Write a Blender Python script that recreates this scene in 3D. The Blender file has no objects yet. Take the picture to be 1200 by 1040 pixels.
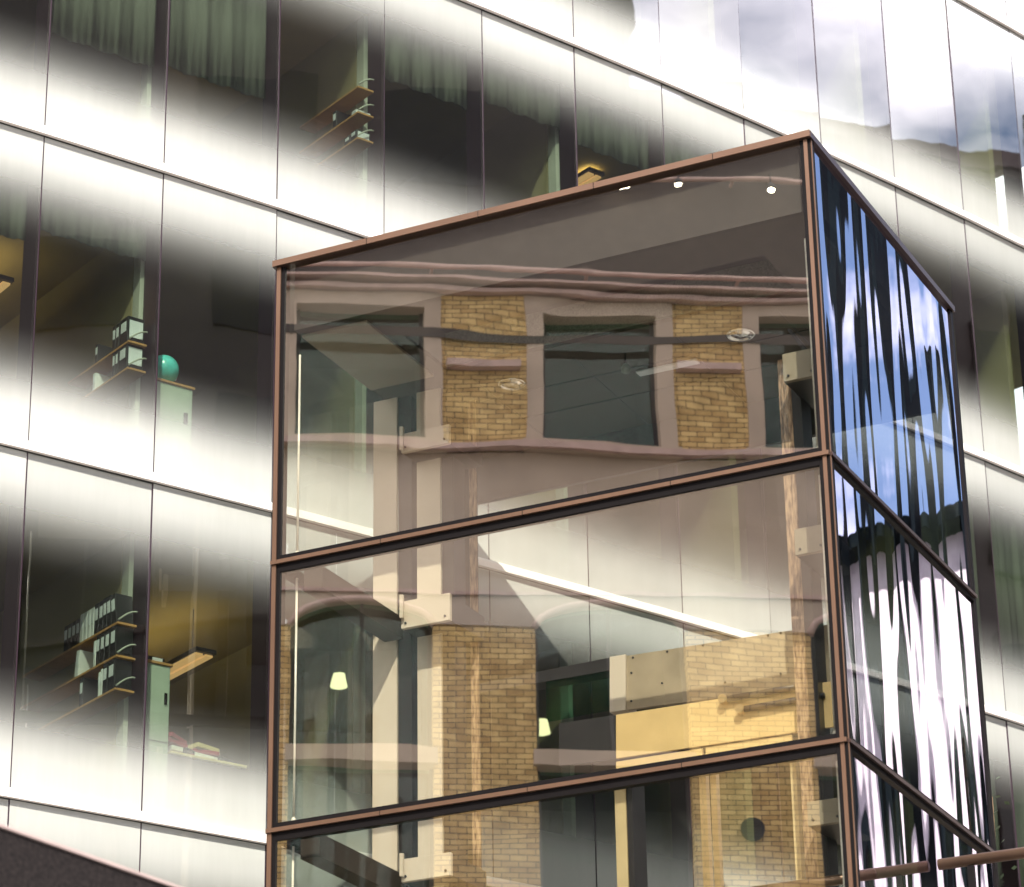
import bpy, bmesh, math, random
from mathutils import Vector, Matrix
R = math.radians
random.seed(7)
col = bpy.context.scene.collection
sc = bpy.context.scene

# ------------------------------------------------------------------ camera
EYE = 1.6
F = 3555.66
P, RO = 0.41089, -0.0168449
fw = Vector((0, math.cos(P), math.sin(P)))
up0 = Vector((0, -math.sin(P), math.cos(P)))
CR = (Vector((1, 0, 0))*math.cos(RO) + up0*math.sin(RO)).normalized()
CU = (-Vector((1, 0, 0))*math.sin(RO) + up0*math.cos(RO)).normalized()
cd = bpy.data.cameras.new('camera')
cam = bpy.data.objects.new('camera', cd); col.objects.link(cam)
cd.sensor_width = 36; cd.lens = F/1200*36; cd.clip_start = 0.1; cd.clip_end = 2000
cam.matrix_world = Matrix(((CR.x, CU.x, -fw.x, 0), (CR.y, CU.y, -fw.y, 0), (CR.z, CU.z, -fw.z, EYE), (0, 0, 0, 1)))
cd.dof.use_dof = True; cd.dof.focus_distance = 30; cd.dof.aperture_fstop = 2.4
sc.camera = cam
CAM = Vector((0, 0, EYE))

# ------------------------------------------------------------------ sky, sun, exposure
SUN_AZ, SUN_EL = 176.0, 42.0        # degrees clockwise from +y
w = bpy.data.worlds.new('World'); sc.world = w; w.use_nodes = True
nt = w.node_tree; N = nt.nodes; L = nt.links
bg = N['Background']; bg.inputs[1].default_value = 0.15
sky = N.new('ShaderNodeTexSky'); sky.sky_type = 'NISHITA'; sky.sun_disc = False
sky.sun_elevation = R(SUN_EL); sky.sun_rotation = R(SUN_AZ)
tc = N.new('ShaderNodeTexCoord')
mp = N.new('ShaderNodeMapping'); mp.inputs['Scale'].default_value = (1, 1, 2.2)
mp.inputs['Location'].default_value = (0.35, 0.1, 0.2)
nz = N.new('ShaderNodeTexNoise'); nz.inputs['Scale'].default_value = 3.4; nz.inputs['Detail'].default_value = 9; nz.inputs['Roughness'].default_value = 0.55
cr = N.new('ShaderNodeValToRGB'); cr.color_ramp.elements[0].position = 0.37; cr.color_ramp.elements[1].position = 0.55
nz2 = N.new('ShaderNodeTexNoise'); nz2.inputs['Scale'].default_value = 6; nz2.inputs['Detail'].default_value = 6
cc = N.new('ShaderNodeMix'); cc.data_type = 'RGBA'
cc.inputs[6].default_value = (10, 9.6, 12.4, 1); cc.inputs[7].default_value = (22, 20.8, 20.2, 1)
mx = N.new('ShaderNodeMix'); mx.data_type = 'RGBA'
L.new(tc.outputs['Generated'], mp.inputs[0]); L.new(mp.outputs[0], nz.inputs[0]); L.new(mp.outputs[0], nz2.inputs[0])

dt = N.new('ShaderNodeVectorMath'); dt.operation = 'DOT_PRODUCT'; dt.inputs[1].default_value = Vector((math.sin(R(44)), math.cos(R(44)), 0.63)).normalized()
mr = N.new('ShaderNodeMapRange'); mr.inputs[1].default_value = 0.968; mr.inputs[2].default_value = 1.0; mr.inputs[3].default_value = 0.0; mr.inputs[4].default_value = 0.29
sb = N.new('ShaderNodeMath'); sb.operation = 'SUBTRACT'
L.new(tc.outputs['Generated'], dt.inputs[0]); L.new(dt.outputs['Value'], mr.inputs[0]); L.new(nz.outputs[0], sb.inputs[0]); L.new(mr.outputs[0], sb.inputs[1]); L.new(sb.outputs[0], cr.inputs[0]); L.new(cr.outputs[0], mx.inputs[0]); L.new(nz2.outputs[0], cc.inputs[0])
L.new(sky.outputs[0], mx.inputs[6]); L.new(cc.outputs[2], mx.inputs[7]); L.new(mx.outputs[2], bg.inputs[0])
sd = bpy.data.lights.new('sun', 'SUN'); sd.energy = 5.0; sd.angle = R(0.5); sd.color = (1, 0.94, 0.85)
sun = bpy.data.objects.new('sun', sd); col.objects.link(sun)
sv = Vector((math.sin(R(SUN_AZ))*math.cos(R(SUN_EL)), math.cos(R(SUN_AZ))*math.cos(R(SUN_EL)), math.sin(R(SUN_EL))))
sun.rotation_euler = sv.to_track_quat('Z', 'Y').to_euler(); sun.location = (5, -40, 60)
sc.view_settings.view_transform = 'Standard'; sc.view_settings.look = 'None'
sc.view_settings.exposure = 1.15; sc.view_settings.gamma = 1
sc.cycles.transparent_max_bounces = 24; sc.cycles.max_bounces = 10; sc.cycles.glossy_bounces = 5
sc.cycles.sample_clamp_indirect = 6

# ------------------------------------------------------------------ helpers
def ray(px, py):
    return (fw*F + CR*(px-600) - CU*(py-520)).normalized()

class Frame:
    """a local right-handed frame: origin on the ground, X and Y horizontal, Z up"""
    def __init__(s, o, ang):
        s.o = Vector((o[0], o[1], 0)); s.ang = ang
        s.X = Vector((math.cos(ang), math.sin(ang), 0)); s.Y = Vector((-math.sin(ang), math.cos(ang), 0))
    def hit(s, px, py, ax, val):
        d = ray(px, py); A = s.X if ax == 0 else s.Y
        t = (val - (CAM-s.o).dot(A))/d.dot(A); p = CAM + d*t - s.o
        return Vector((p.dot(s.X), p.dot(s.Y), p.z))
    def w(s, x, y, z=0): return s.o + s.X*x + s.Y*y + Vector((0, 0, z))

class MB:
    def __init__(s): s.v = []; s.f = []
    def hull8(s, c):
        n = len(s.v); s.v += [tuple(p) for p in c]
        s.f += [tuple(n+i for i in q) for q in ((0,1,2,3),(7,6,5,4),(0,4,5,1),(1,5,6,2),(2,6,7,3),(3,7,4,0))]
        return s
    def box(s, x0, x1, y0, y1, z0, z1):
        return s.hull8([(x0,y0,z0),(x1,y0,z0),(x1,y1,z0),(x0,y1,z0),(x0,y0,z1),(x1,y0,z1),(x1,y1,z1),(x0,y1,z1)])
    def prism(s, pts, d):
        """closed polygon of 3-D points extruded by vector d"""
        n = len(s.v); k = len(pts); d = Vector(d)
        s.v += [tuple(p) for p in pts] + [tuple(Vector(p)+d) for p in pts]
        s.f.append(tuple(range(n, n+k))); s.f.append(tuple(range(n+2*k-1, n+k-1, -1)))
        for i in range(k):
            j = (i+1) % k; s.f.append((n+i, n+k+i, n+k+j, n+j))
        return s
    def tube(s, path, r, n=10, cap=True):
        path = [Vector(p) for p in path]; base = len(s.v); rs = r if isinstance(r, (list, tuple)) else [r]*len(path)
        for i, p in enumerate(path):
            t = (path[min(i+1, len(path)-1)]-path[max(i-1, 0)]).normalized()
            a = t.cross(Vector((0, 0, 1)));
            if a.length < 1e-3: a = Vector((1, 0, 0))
            a.normalize(); b = t.cross(a)
            for k in range(n):
                th = 2*math.pi*k/n; s.v.append(tuple(p + (a*math.cos(th)+b*math.sin(th))*rs[i]))
        for i in range(len(path)-1):
            for k in range(n):
                s.f.append((base+i*n+k, base+i*n+(k+1) % n, base+(i+1)*n+(k+1) % n, base+(i+1)*n+k))
        if cap:
            s.f.append(tuple(base+k for k in range(n))[::-1]); e = base+(len(path)-1)*n; s.f.append(tuple(e+k for k in range(n)))
        return s
    def lathe(s, prof, c, n=24):
        b = len(s.v)
        for r, z in prof:
            for k in range(n):
                th = 2*math.pi*k/n; s.v.append((c[0]+r*math.cos(th), c[1]+r*math.sin(th), c[2]+z))
        for i in range(len(prof)-1):
            for k in range(n): s.f.append((b+i*n+k, b+i*n+(k+1) % n, b+(i+1)*n+(k+1) % n, b+(i+1)*n+k))
        s.f.append(tuple(b+k for k in range(n))[::-1]); e = b+(len(prof)-1)*n; s.f.append(tuple(e+k for k in range(n)))
        return s
    def mesh(s, name, mat, bevel=0, smooth=False):
        me = bpy.data.meshes.new(name); me.from_pydata(s.v, [], s.f)
        bm = bmesh.new(); bm.from_mesh(me); bmesh.ops.recalc_face_normals(bm, faces=bm.faces)
        if bevel: bmesh.ops.bevel(bm, geom=bm.edges[:], offset=bevel, segments=1, affect='EDGES', clamp_overlap=True)
        for f in bm.faces: f.smooth = smooth
        bm.to_mesh(me); bm.free()
        for m in (mat if isinstance(mat, (list, tuple)) else [mat]): me.materials.append(m)
        return me
    def build(s, name, mat, parent=None, bevel=0, smooth=False):
        return link(name, s.mesh(name, mat, bevel, smooth), parent)

def link(name, data, parent=None, loc=None, rz=0):
    o = bpy.data.objects.new(name, data); col.objects.link(o)
    if parent is not None: o.parent = parent
    if loc is not None: o.location = loc
    o.rotation_euler = (0, 0, rz)
    return o
def tag(o, label=None, cat=None, group=None, kind=None):
    if label: o['label'] = label
    if cat: o['category'] = cat
    if group: o['group'] = group
    if kind: o['kind'] = kind
    return o
def root(name, fr, label, cat, group=None, off=(0, 0, 0)):
    o = link(name, None, None, fr.w(*off), fr.ang); return tag(o, label, cat, group)

# ------------------------------------------------------------------ materials
def nodes(name):
    m = bpy.data.materials.new(name); m.use_nodes = True; t = m.node_tree
    return m, t, t.nodes, t.links, t.nodes['Principled BSDF']
def mat(name, c, rough=0.5, metal=0, var=0.12, scale=3.0, bump=0.0, stretch=(1, 1, 1), c2=None, emis=0, spec=0.5):
    """painted / stone / metal surface with soft uneven colour and a little relief"""
    m, t, n, l, b = nodes(name)
    co = n.new('ShaderNodeTexCoord'); mp = n.new('ShaderNodeMapping'); mp.inputs['Scale'].default_value = stretch
    z = n.new('ShaderNodeTexNoise'); z.inputs['Scale'].default_value = scale; z.inputs['Detail'].default_value = 7
    r = n.new('ShaderNodeValToRGB'); r.color_ramp.elements[0].position = 0.3; r.color_ramp.elements[1].position = 0.7
    c2 = c2 or tuple(x*(1-var*2) for x in c)
    r.color_ramp.elements[0].color = (*c2, 1); r.color_ramp.elements[1].color = (*c, 1)
    l.new(co.outputs['Object'], mp.inputs[0]); l.new(mp.outputs[0], z.inputs[0]); l.new(z.outputs[0], r.inputs[0]); l.new(r.outputs[0], b.inputs['Base Color'])
    b.inputs['Roughness'].default_value = rough; b.inputs['Metallic'].default_value = metal
    b.inputs['Specular IOR Level'].default_value = spec
    if bump:
        u = n.new('ShaderNodeBump'); u.inputs['Strength'].default_value = 1; u.inputs['Distance'].default_value = bump
        l.new(z.outputs[0], u.inputs['Height']); l.new(u.outputs[0], b.inputs['Normal'])
    if emis:
        b.inputs['Emission Color'].default_value = (*c, 1); b.inputs['Emission Strength'].default_value = emis
    return m

def glass(name, tint, base, edge, wave=0.0, wscale=(1, 1, 1), wave2=0.0, w2scale=(1, 1, 1), refl=(1, 1, 1), frit=None, power=3.0):
    """coated sheet glass: clear tinted transmission plus a mirror reflection whose normal rolls gently.
    frit = stops of (height fraction, cover) of the white printed dot pattern"""
    m = bpy.data.materials.new(name); m.use_nodes = True; t = m.node_tree; n = t.nodes; l = t.links
    n.remove(n['Principled BSDF']); out = n['Material Output']
    co = n.new('ShaderNodeTexCoord')
    tr = n.new('ShaderNodeBsdfTransparent'); tr.inputs[0].default_value = (*tint, 1)
    gl = n.new('ShaderNodeBsdfGlossy'); gl.inputs['Roughness'].default_value = 0.0; gl.inputs['Color'].default_value = (*refl, 1)
    lw = n.new('ShaderNodeLayerWeight'); lw.inputs[0].default_value = 0.5
    pw = n.new('ShaderNodeMath'); pw.operation = 'POWER'; pw.inputs[1].default_value = power
    ma = n.new('ShaderNodeMath'); ma.operation = 'MULTIPLY_ADD'; ma.inputs[1].default_value = edge; ma.inputs[2].default_value = base
    l.new(lw.outputs['Facing'], pw.inputs[0]); l.new(pw.outputs[0], ma.inputs[0])
    mix = n.new('ShaderNodeMixShader'); l.new(ma.outputs[0], mix.inputs[0]); l.new(gl.outputs[0], mix.inputs[2])
    if wave:
        hs = []
        for amp, scl in ((wave, wscale), (wave2, w2scale)):
            mp = n.new('ShaderNodeMapping'); mp.inputs['Scale'].default_value = scl
            oi = n.new('ShaderNodeObjectInfo'); sx = n.new('ShaderNodeVectorMath'); sx.operation = 'SCALE'; sx.inputs[0].default_value = (37, 11, 23)
            l.new(oi.outputs['Random'], sx.inputs['Scale']); l.new(sx.outputs[0], mp.inputs['Location'])
            z = n.new('ShaderNodeTexNoise'); z.inputs['Scale'].default_value = 1; z.inputs['Detail'].default_value = 0.6
            l.new(co.outputs['Object'], mp.inputs[0]); l.new(mp.outputs[0], z.inputs[0])
            mu = n.new('ShaderNodeMath'); mu.operation = 'MULTIPLY'; mu.inputs[1].default_value = amp; l.new(z.outputs[0], mu.inputs[0]); hs.append(mu)
        ad = n.new('ShaderNodeMath'); ad.operation = 'ADD'; l.new(hs[0].outputs[0], ad.inputs[0]); l.new(hs[1].outputs[0], ad.inputs[1])
        bu = n.new('ShaderNodeBump'); bu.inputs['Strength'].default_value = 1; bu.inputs['Distance'].default_value = 1
        l.new(ad.outputs[0], bu.inputs['Height']); l.new(bu.outputs[0], gl.inputs['Normal'])
    if frit:
        sp = n.new('ShaderNodeSeparateXYZ'); l.new(co.outputs['Object'], sp.inputs[0])
        dv = n.new('ShaderNodeMath'); dv.operation = 'DIVIDE'; dv.inputs[1].default_value = 3.6; l.new(sp.outputs[2], dv.inputs[0])
        r = n.new('ShaderNodeValToRGB'); e = r.color_ramp.elements
        r.color_ramp.interpolation = 'B_SPLINE'
        for k, (p, v) in enumerate(frit):
            q = e[k] if k < 2 else e.new(p)
            q.position = p; q.color = (v, v, v, 1)
        l.new(dv.outputs[0], r.inputs[0])
        df = n.new('ShaderNodeBsdfDiffuse'); df.inputs[0].default_value = (0.62, 0.63, 0.60, 1)
        oj = n.new('ShaderNodeObjectInfo'); vr = n.new('ShaderNodeMapRange'); vr.inputs[3].default_value = 0.46; vr.inputs[4].default_value = 0.53
        dz = n.new('ShaderNodeTexNoise'); dz.inputs['Scale'].default_value = 2.2; dz.inputs['Detail'].default_value = 8; dz.inputs['Roughness'].default_value = 0.65
        dm = n.new('ShaderNodeMapping'); dm.inputs['Scale'].default_value = (3, 1, 0.35)
        rz_ = n.new('ShaderNodeMapRange'); rz_.inputs[1].default_value = 0.35; rz_.inputs[2].default_value = 0.65; rz_.inputs[3].default_value = 0.94; rz_.inputs[4].default_value = 1.0
        mm = n.new('ShaderNodeMath'); mm.operation = 'MULTIPLY'; cb_ = n.new('ShaderNodeCombineColor')
        g2 = n.new('ShaderNodeMath'); g2.operation = 'MULTIPLY'; g2.inputs[1].default_value = 0.935
        l.new(oj.outputs['Random'], vr.inputs[0]); l.new(co.outputs['Object'], dm.inputs[0]); l.new(dm.outputs[0], dz.inputs[0]); l.new(dz.outputs[0], rz_.inputs[0])
        l.new(vr.outputs[0], mm.inputs[0]); l.new(rz_.outputs[0], mm.inputs[1]); l.new(mm.outputs[0], g2.inputs[0])
        g3 = n.new('ShaderNodeMath'); g3.operation = 'MULTIPLY'; g3.inputs[1].default_value = 0.975; l.new(mm.outputs[0], g3.inputs[0]); l.new(g3.outputs[0], cb_.inputs[0]); l.new(mm.outputs[0], cb_.inputs[1]); l.new(g2.outputs[0], cb_.inputs[2]); l.new(cb_.outputs[0], df.inputs[0])
        m2 = n.new('ShaderNodeMixShader'); l.new(r.outputs[0], m2.inputs[0]); l.new(tr.outputs[0], m2.inputs[1]); l.new(df.outputs[0], m2.inputs[2])
        l.new(m2.outputs[0], mix.inputs[1])
    else:
        l.new(tr.outputs[0], mix.inputs[1])
    l.new(mix.outputs[0], out.inputs[0])
    return m

M = {}
M['facade_glass'] = glass('fritted glass', (0.54, 0.60, 0.52), 0.15, 0.8, 0.006, (0.5, 1, 0.7), 0.0006, (2.2, 1, 2.0),
    frit=[(0.0, 0.86), (0.11, 0.80), (0.17, 0.55), (0.225, 0.22), (0.28, 0.07), (0.34, 0.008), (0.38, 0.0), (0.65, 0.0), (0.71, 0.03), (0.77, 0.13), (0.83, 0.40), (0.90, 0.74), (1.0, 0.86)])
M['front_glass'] = glass('tower front glass', (0.94, 0.96, 0.90), 0.34, 0.5, 0.0019, (1, 0.35, 0.9), 0.0003, (1, 0.7, 3.0), refl=(0.97, 0.95, 0.85))
M['side_glass'] = glass('tower side glass', (0.46, 0.50, 0.50), 0.08, 1.08, 0.014, (0.8, 1, 0.25), 0.0056, (2.1, 1, 0.40), refl=(0.84, 0.79, 0.92), power=1.9)
M['clear_glass'] = glass('clear glass', (0.9, 0.93, 0.91), 0.04, 0.3)
M['old_glass'] = glass('old window glass', (0.52, 0.76, 0.69), 0.02, 0.2)
M['dark_pane'] = glass('dark office glass', (0.08, 0.10, 0.10), 0.02, 0.15)
M['mullion'] = mat('dark purple brown aluminium', (0.035, 0.018, 0.028), 0.35, 0.3)
M['joint'] = mat('black silicone joint', (0.02, 0.03, 0.02), 0.6)
M['ledge'] = mat('pale anodised aluminium ledge', (0.72, 0.66, 0.62), 0.45, 0.0, 0.04)
M['upstand'] = mat('white ledge lip', (0.75, 0.74, 0.70), 0.4)
M['ledge_gap'] = mat('black ledge gasket', (0.01, 0.012, 0.01), 0.6)
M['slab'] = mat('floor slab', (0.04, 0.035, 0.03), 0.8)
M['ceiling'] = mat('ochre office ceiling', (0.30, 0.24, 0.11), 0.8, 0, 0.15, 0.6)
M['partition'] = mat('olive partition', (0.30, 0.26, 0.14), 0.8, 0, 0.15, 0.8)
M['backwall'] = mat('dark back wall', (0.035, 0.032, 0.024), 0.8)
M['column'] = mat('pale green column', (0.46, 0.48, 0.42), 0.6)
M['curtain'] = mat('grey green curtain', (0.15, 0.16, 0.135), 0.8, 0, 0.2, 8, 0, (1, 1, 0.05))
M['black'] = mat('black painted steel', (0.006, 0.005, 0.005), 0.5, 0, 0.1, 3, 0, (1, 1, 1), None, 0, 0.06)
M['copper'] = mat('copper bronze strip', (0.17, 0.10, 0.064), 0.38, 0.75, 0.1, 5, 0, (0.2, 0.2, 0.2))
M['darkbronze'] = mat('dark bronze cap', (0.05, 0.028, 0.022), 0.35, 0.5)
M['taupe'] = mat('taupe soffit panel', (0.060, 0.047, 0.037), 0.6, 0, 0.08, 2)
M['taupe2'] = mat('taupe fascia panel', (0.040, 0.029, 0.024), 0.55, 0, 0.06, 2)
M['mesh'] = mat('grey green metal mesh', (0.20, 0.21, 0.17), 0.6, 0.1, 0.25, 60, 0.001)
M['beige'] = mat('beige painted steel', (0.52, 0.43, 0.34), 0.5, 0, 0.06, 1.5)
M['web'] = mat('dark steel web', (0.02, 0.016, 0.018), 0.45)
M['rust'] = mat('rusty brown steel', (0.42, 0.27, 0.16), 0.7, 0, 0.4, 14, 0.001, (3, 3, 0.6), (0.06, 0.025, 0.015))
M['brass'] = mat('brushed brass sheet', (0.80, 0.60, 0.33), 0.28, 0.9, 0.1, 3, 0.0006, (1, 1, 4))
M['brasspaint'] = mat('pale gold painted panel', (0.62, 0.47, 0.26), 0.45, 0.3, 0.12, 2.5)
M['sheet'] = mat('polished pale brass sheet', (0.78, 0.54, 0.25), 0.35, 0.35, 0.08, 2.5)
M['headpanel'] = mat('dull bronze panel', (0.36, 0.28, 0.19), 0.5, 0.1, 0.15, 2.5)
M['darkbeige'] = mat('grey beige steel', (0.24, 0.195, 0.14), 0.5, 0, 0.06, 1.5)
M['railing'] = mat('brown bronze tube', (0.22, 0.135, 0.09), 0.35, 0.7)
M['whitebar'] = mat('white lacquered rod', (0.75, 0.68, 0.58), 0.3)
M['chrome'] = mat('polished chrome', (0.8, 0.8, 0.78), 0.1, 1)
M['darkgrey'] = mat('dark grey plastic', (0.03, 0.03, 0.035), 0.4)
M['granite'] = mat('speckled dark granite', (0.024, 0.019, 0.018), 0.9, 0, 0.3, 45, 0.002, (1, 1, 1), (0.003, 0.0025, 0.003), 0, 0.15)
M['coping'] = mat('pink grey stone edging', (0.40, 0.31, 0.29), 0.6)
M['stone'] = mat('pinkish buff stone', (0.54, 0.42, 0.33), 0.8, 0, 0.1, 1.2)
M['slate'] = mat('brown grey slate', (0.075, 0.056, 0.050), 0.7, 0, 0.15, 4)
M['pinkmetal'] = mat('pink stone ledge', (0.58, 0.40, 0.35), 0.6)
M['wood'] = mat('orange beech shelf board', (0.50, 0.26, 0.09), 0.5, 0, 0.15, 6, 0, (1, 8, 1))
M['binder'] = mat('black office binder', (0.012, 0.012, 0.014), 0.45)
M['binder_white'] = mat('white office binder', (0.70, 0.72, 0.72), 0.5)
M['label'] = mat('paper label', (0.72, 0.76, 0.80), 0.6)
M['cabinet'] = mat('pale green cabinet', (0.42, 0.50, 0.42), 0.6)
M['globe'] = mat('turquoise globe', (0.16, 0.85, 0.85), 0.25, 0, 0.1, 6, 0, (1, 1, 1), (0.10, 0.52, 0.50))
M['paper_red'] = mat('dark red book cover', (0.35, 0.03, 0.05), 0.5)
M['paper_yellow'] = mat('cream paper', (0.75, 0.62, 0.30), 0.6)
M['paper_white'] = mat('white paper', (0.8, 0.78, 0.72), 0.6)
M['tube'] = mat('glowing amber tube', (1.0, 0.58, 0.24), 0.5, 0, 0, 3, 0, (1, 1, 1), None, 0.4)
M['fill_uplight'] = mat('glowing amber uplight', (1.0, 0.72, 0.32), 0.5, 0, 0, 3, 0, (1, 1, 1), None, 4)  # glow for the added strips that brighten the office ceilings
M['lamp'] = mat('glowing floodlight lens', (1.0, 0.92, 0.75), 0.5, 0, 0, 3, 0, (1, 1, 1), None, 16)
M['shade'] = mat('cream glowing lamp shade', (1.0, 0.50, 0.34), 0.7, 0, 0, 3, 0, (1, 1, 1), None, 5)
M['leaf'] = mat('dark leaf', (0.05, 0.09, 0.035), 0.5)
M['asphalt'] = mat('asphalt', (0.05, 0.05, 0.052), 0.9, 0, 0.2, 30)
M['paving'] = mat('grey paving', (0.26, 0.25, 0.23), 0.9, 0, 0.15, 4)
M['office_panel'] = mat('pale office panel', (0.80, 0.74, 0.76), 0.4)
M['fin'] = mat('black steel fin', (0.006, 0.010, 0.012), 0.8, 0, 0.1, 3, 0, (1, 1, 1), None, 0, 0.02)
M['brownblock'] = mat('brown cladding', (0.035, 0.028, 0.022), 0.7, 0, 0.15, 0.5)

def brick_mat():
    m, t, n, l, b = nodes('yellow stock brick')
    co = n.new('ShaderNodeTexCoord'); sp = n.new('ShaderNodeSeparateXYZ'); cb = n.new('ShaderNodeCombineXYZ')
    l.new(co.outputs['Object'], sp.inputs[0]); l.new(sp.outputs[0], cb.inputs[0]); l.new(sp.outputs[2], cb.inputs[1])
    br = n.new('ShaderNodeTexBrick'); br.inputs['Scale'].default_value = 1
    br.inputs['Brick Width'].default_value = 0.28; br.inputs['Row Height'].default_value = 0.094; br.inputs['Mortar Size'].default_value = 0.008
    br.inputs['Mortar Smooth'].default_value = 0.2; br.inputs['Bias'].default_value = -0.2
    br.inputs['Color1'].default_value = (0.80, 0.56, 0.24, 1); br.inputs['Color2'].default_value = (0.55, 0.34, 0.13, 1); br.inputs['Mortar'].default_value = (0.17, 0.11, 0.055, 1)
    l.new(cb.outputs[0], br.inputs['Vector'])
    z = n.new('ShaderNodeTexNoise'); z.inputs['Scale'].default_value = 3; z.inputs['Detail'].default_value = 5
    mu = n.new('ShaderNodeMix'); mu.data_type = 'RGBA'; mu.blend_type = 'MULTIPLY'; mu.inputs[0].default_value = 0.6
    l.new(co.outputs['Object'], z.inputs[0]); l.new(br.outputs['Color'], mu.inputs[6])
    r = n.new('ShaderNodeValToRGB'); r.color_ramp.elements[0].color = (0.5, 0.45, 0.4, 1); r.color_ramp.elements[1].color = (1, 1, 1, 1)
    r.color_ramp.elements[0].position = 0.35; r.color_ramp.elements[1].position = 0.6
    l.new(z.outputs[0], r.inputs[0]); l.new(r.outputs[0], mu.inputs[7]); l.new(mu.outputs[2], b.inputs['Base Color'])
    bu = n.new('ShaderNodeBump'); bu.inputs['Distance'].default_value = 0.01; bu.invert = True
    l.new(br.outputs['Fac'], bu.inputs['Height']); l.new(bu.outputs[0], b.inputs['Normal']); b.inputs['Roughness'].default_value = 0.85
    return m
M['brick'] = brick_mat()

# ------------------------------------------------------------------ ground
tag(MB().box(-300, 300, -300, 300, -0.3, 0).build('ground', M['paving']), kind='structure')
tag(MB().box(-5.5, 5.5, -120, 14, 0.004, 0.012).build('road', M['asphalt']), kind='structure')

# ------------------------------------------------------------------ curved office building
H = 3.6; RAIL0 = 19.3426 + EYE
a = 0.93392; da, pw_, da2 = -0.0090207, 1.435082, -0.00082848
nd = {0: Vector((-4.84098, 27.80217, 0))}; an = {0: a}
p = nd[0].copy()
for i in range(0, 15):
    p = p + Vector((math.sin(a), math.cos(a), 0))*pw_; a += da + da2*i; nd[i+1] = p.copy(); an[i+1] = a
a = an[0]; p = nd[0].copy()
for i in range(-1, -4, -1):
    a += 0.008; p = p - Vector((math.sin(a), math.cos(a), 0))*pw_; nd[i] = p.copy(); an[i] = a
I0, I1 = -3, 13
def node_frame(i): return Frame(nd[i], math.pi/2 - an[i])
def rail(k): return RAIL0 - k*H
def inward(i, d):
    aa = an[i] if i == I0 else (an[i]+an[i-1])/2
    return nd[i] + Vector((-math.cos(aa), math.sin(aa), 0))*d
office = tag(link('curved_office_building', None, None, nd[0]), 'curved office building of soft white banded glass panes with pale floor ledges', 'building')
O = nd[0]
def opt(i, d, z): q = inward(i, d) - O; return (q.x, q.y, z)
def strip(d0, d1, z0, z1, i0=I0, i1=I1):
    m = MB()
    for i in range(i0, i1):
        m.hull8([opt(i, d0, z0), opt(i+1, d0, z0), opt(i+1, d1, z0), opt(i, d1, z0), opt(i, d0, z1), opt(i+1, d0, z1), opt(i+1, d1, z1), opt(i, d1, z1)])
    return m
# glass panes: front sheet and clear back sheet of one 14 mm pane, sharing mesh data
pm = MB(); pm.v = [(0.006, 0, 0.06), (pw_-0.006, 0, 0.06), (pw_-0.006, 0, H-0.037), (0.006, 0, H-0.037), (0.006, 0.014, 0.06), (pw_-0.006, 0.014, 0.06), (pw_-0.006, 0.014, H-0.037), (0.006, 0.014, H-0.037)]
pm.f = [(0, 1, 2, 3), (7, 6, 5, 4), (0, 4, 5, 1), (1, 5, 6, 2), (2, 6, 7, 3), (3, 7, 4, 0)]
M['back_clear'] = glass('inner glass face', (0.97, 0.98, 0.97), 0.0, 0.0)
pme = pm.mesh('glass_panel', [M['facade_glass'], M['back_clear']])
for f in pme.polygons:
    f.material_index = 0 if abs(f.center.y) < 1e-4 else 1
for k in range(-2, 4):
    for i in range(I0, I1):
        o = link('glass_panel', pme, office, nd[i]-O + Vector((0, 0, rail(k+1))), math.pi/2 - an[i])
        rx = random.uniform(-1, 1)*R(0.17); rz = random.uniform(-1, 1)*R(0.25)
        o.rotation_euler = (rx, 0, math.pi/2 - an[i] + rz)
# mullion behind each joint
for i in range(I0, I1+1):
    fr = Frame(nd[i]-O, math.pi/2-(an[i]+an[max(i-1, I0)])/2)
    m = MB(); z0, z1 = rail(4), rail(-2)
    c = lambda x, y, z: tuple(fr.w(x, y, z))
    def bb(x0, x1, y0, y1):
        m.hull8([c(x0, y0, z0), c(x1, y0, z0), c(x1, y1, z0), c(x0, y1, z0), c(x0, y0, z1), c(x1, y0, z1), c(x1, y1, z1), c(x0, y1, z1)])
    bb(-0.0055, 0.0055, -0.002, 0.02)
    bb(-0.022, 0.022, 0.0205, 0.30)
    m.build('mullion', M['mullion'], office)
for k in range(-2, 5):
    z = rail(k)
    lg = strip(-0.062, 0.02, z-0.03, z+0.035).build('ledge', M['ledge'], office)
    strip(-0.012, 0.03, z-0.037, z-0.0305).build('ledge_gasket', M['ledge_gap'], lg)
    strip(-0.050, -0.01, z+0.0355, z+0.065).build('ledge_upstand', M['upstand'], lg)
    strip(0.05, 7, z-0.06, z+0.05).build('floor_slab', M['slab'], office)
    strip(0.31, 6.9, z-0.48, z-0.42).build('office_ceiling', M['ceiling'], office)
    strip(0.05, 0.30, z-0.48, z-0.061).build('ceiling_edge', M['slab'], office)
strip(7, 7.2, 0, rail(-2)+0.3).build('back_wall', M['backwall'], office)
strip(0.0, 0.4, 0, rail(4)-0.07).build('base_storey', M['stone'], office)
strip(-0.1, 7.3, rail(-2)+0.05, rail(-2)+0.5).build('roof', M['slab'], office)
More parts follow.
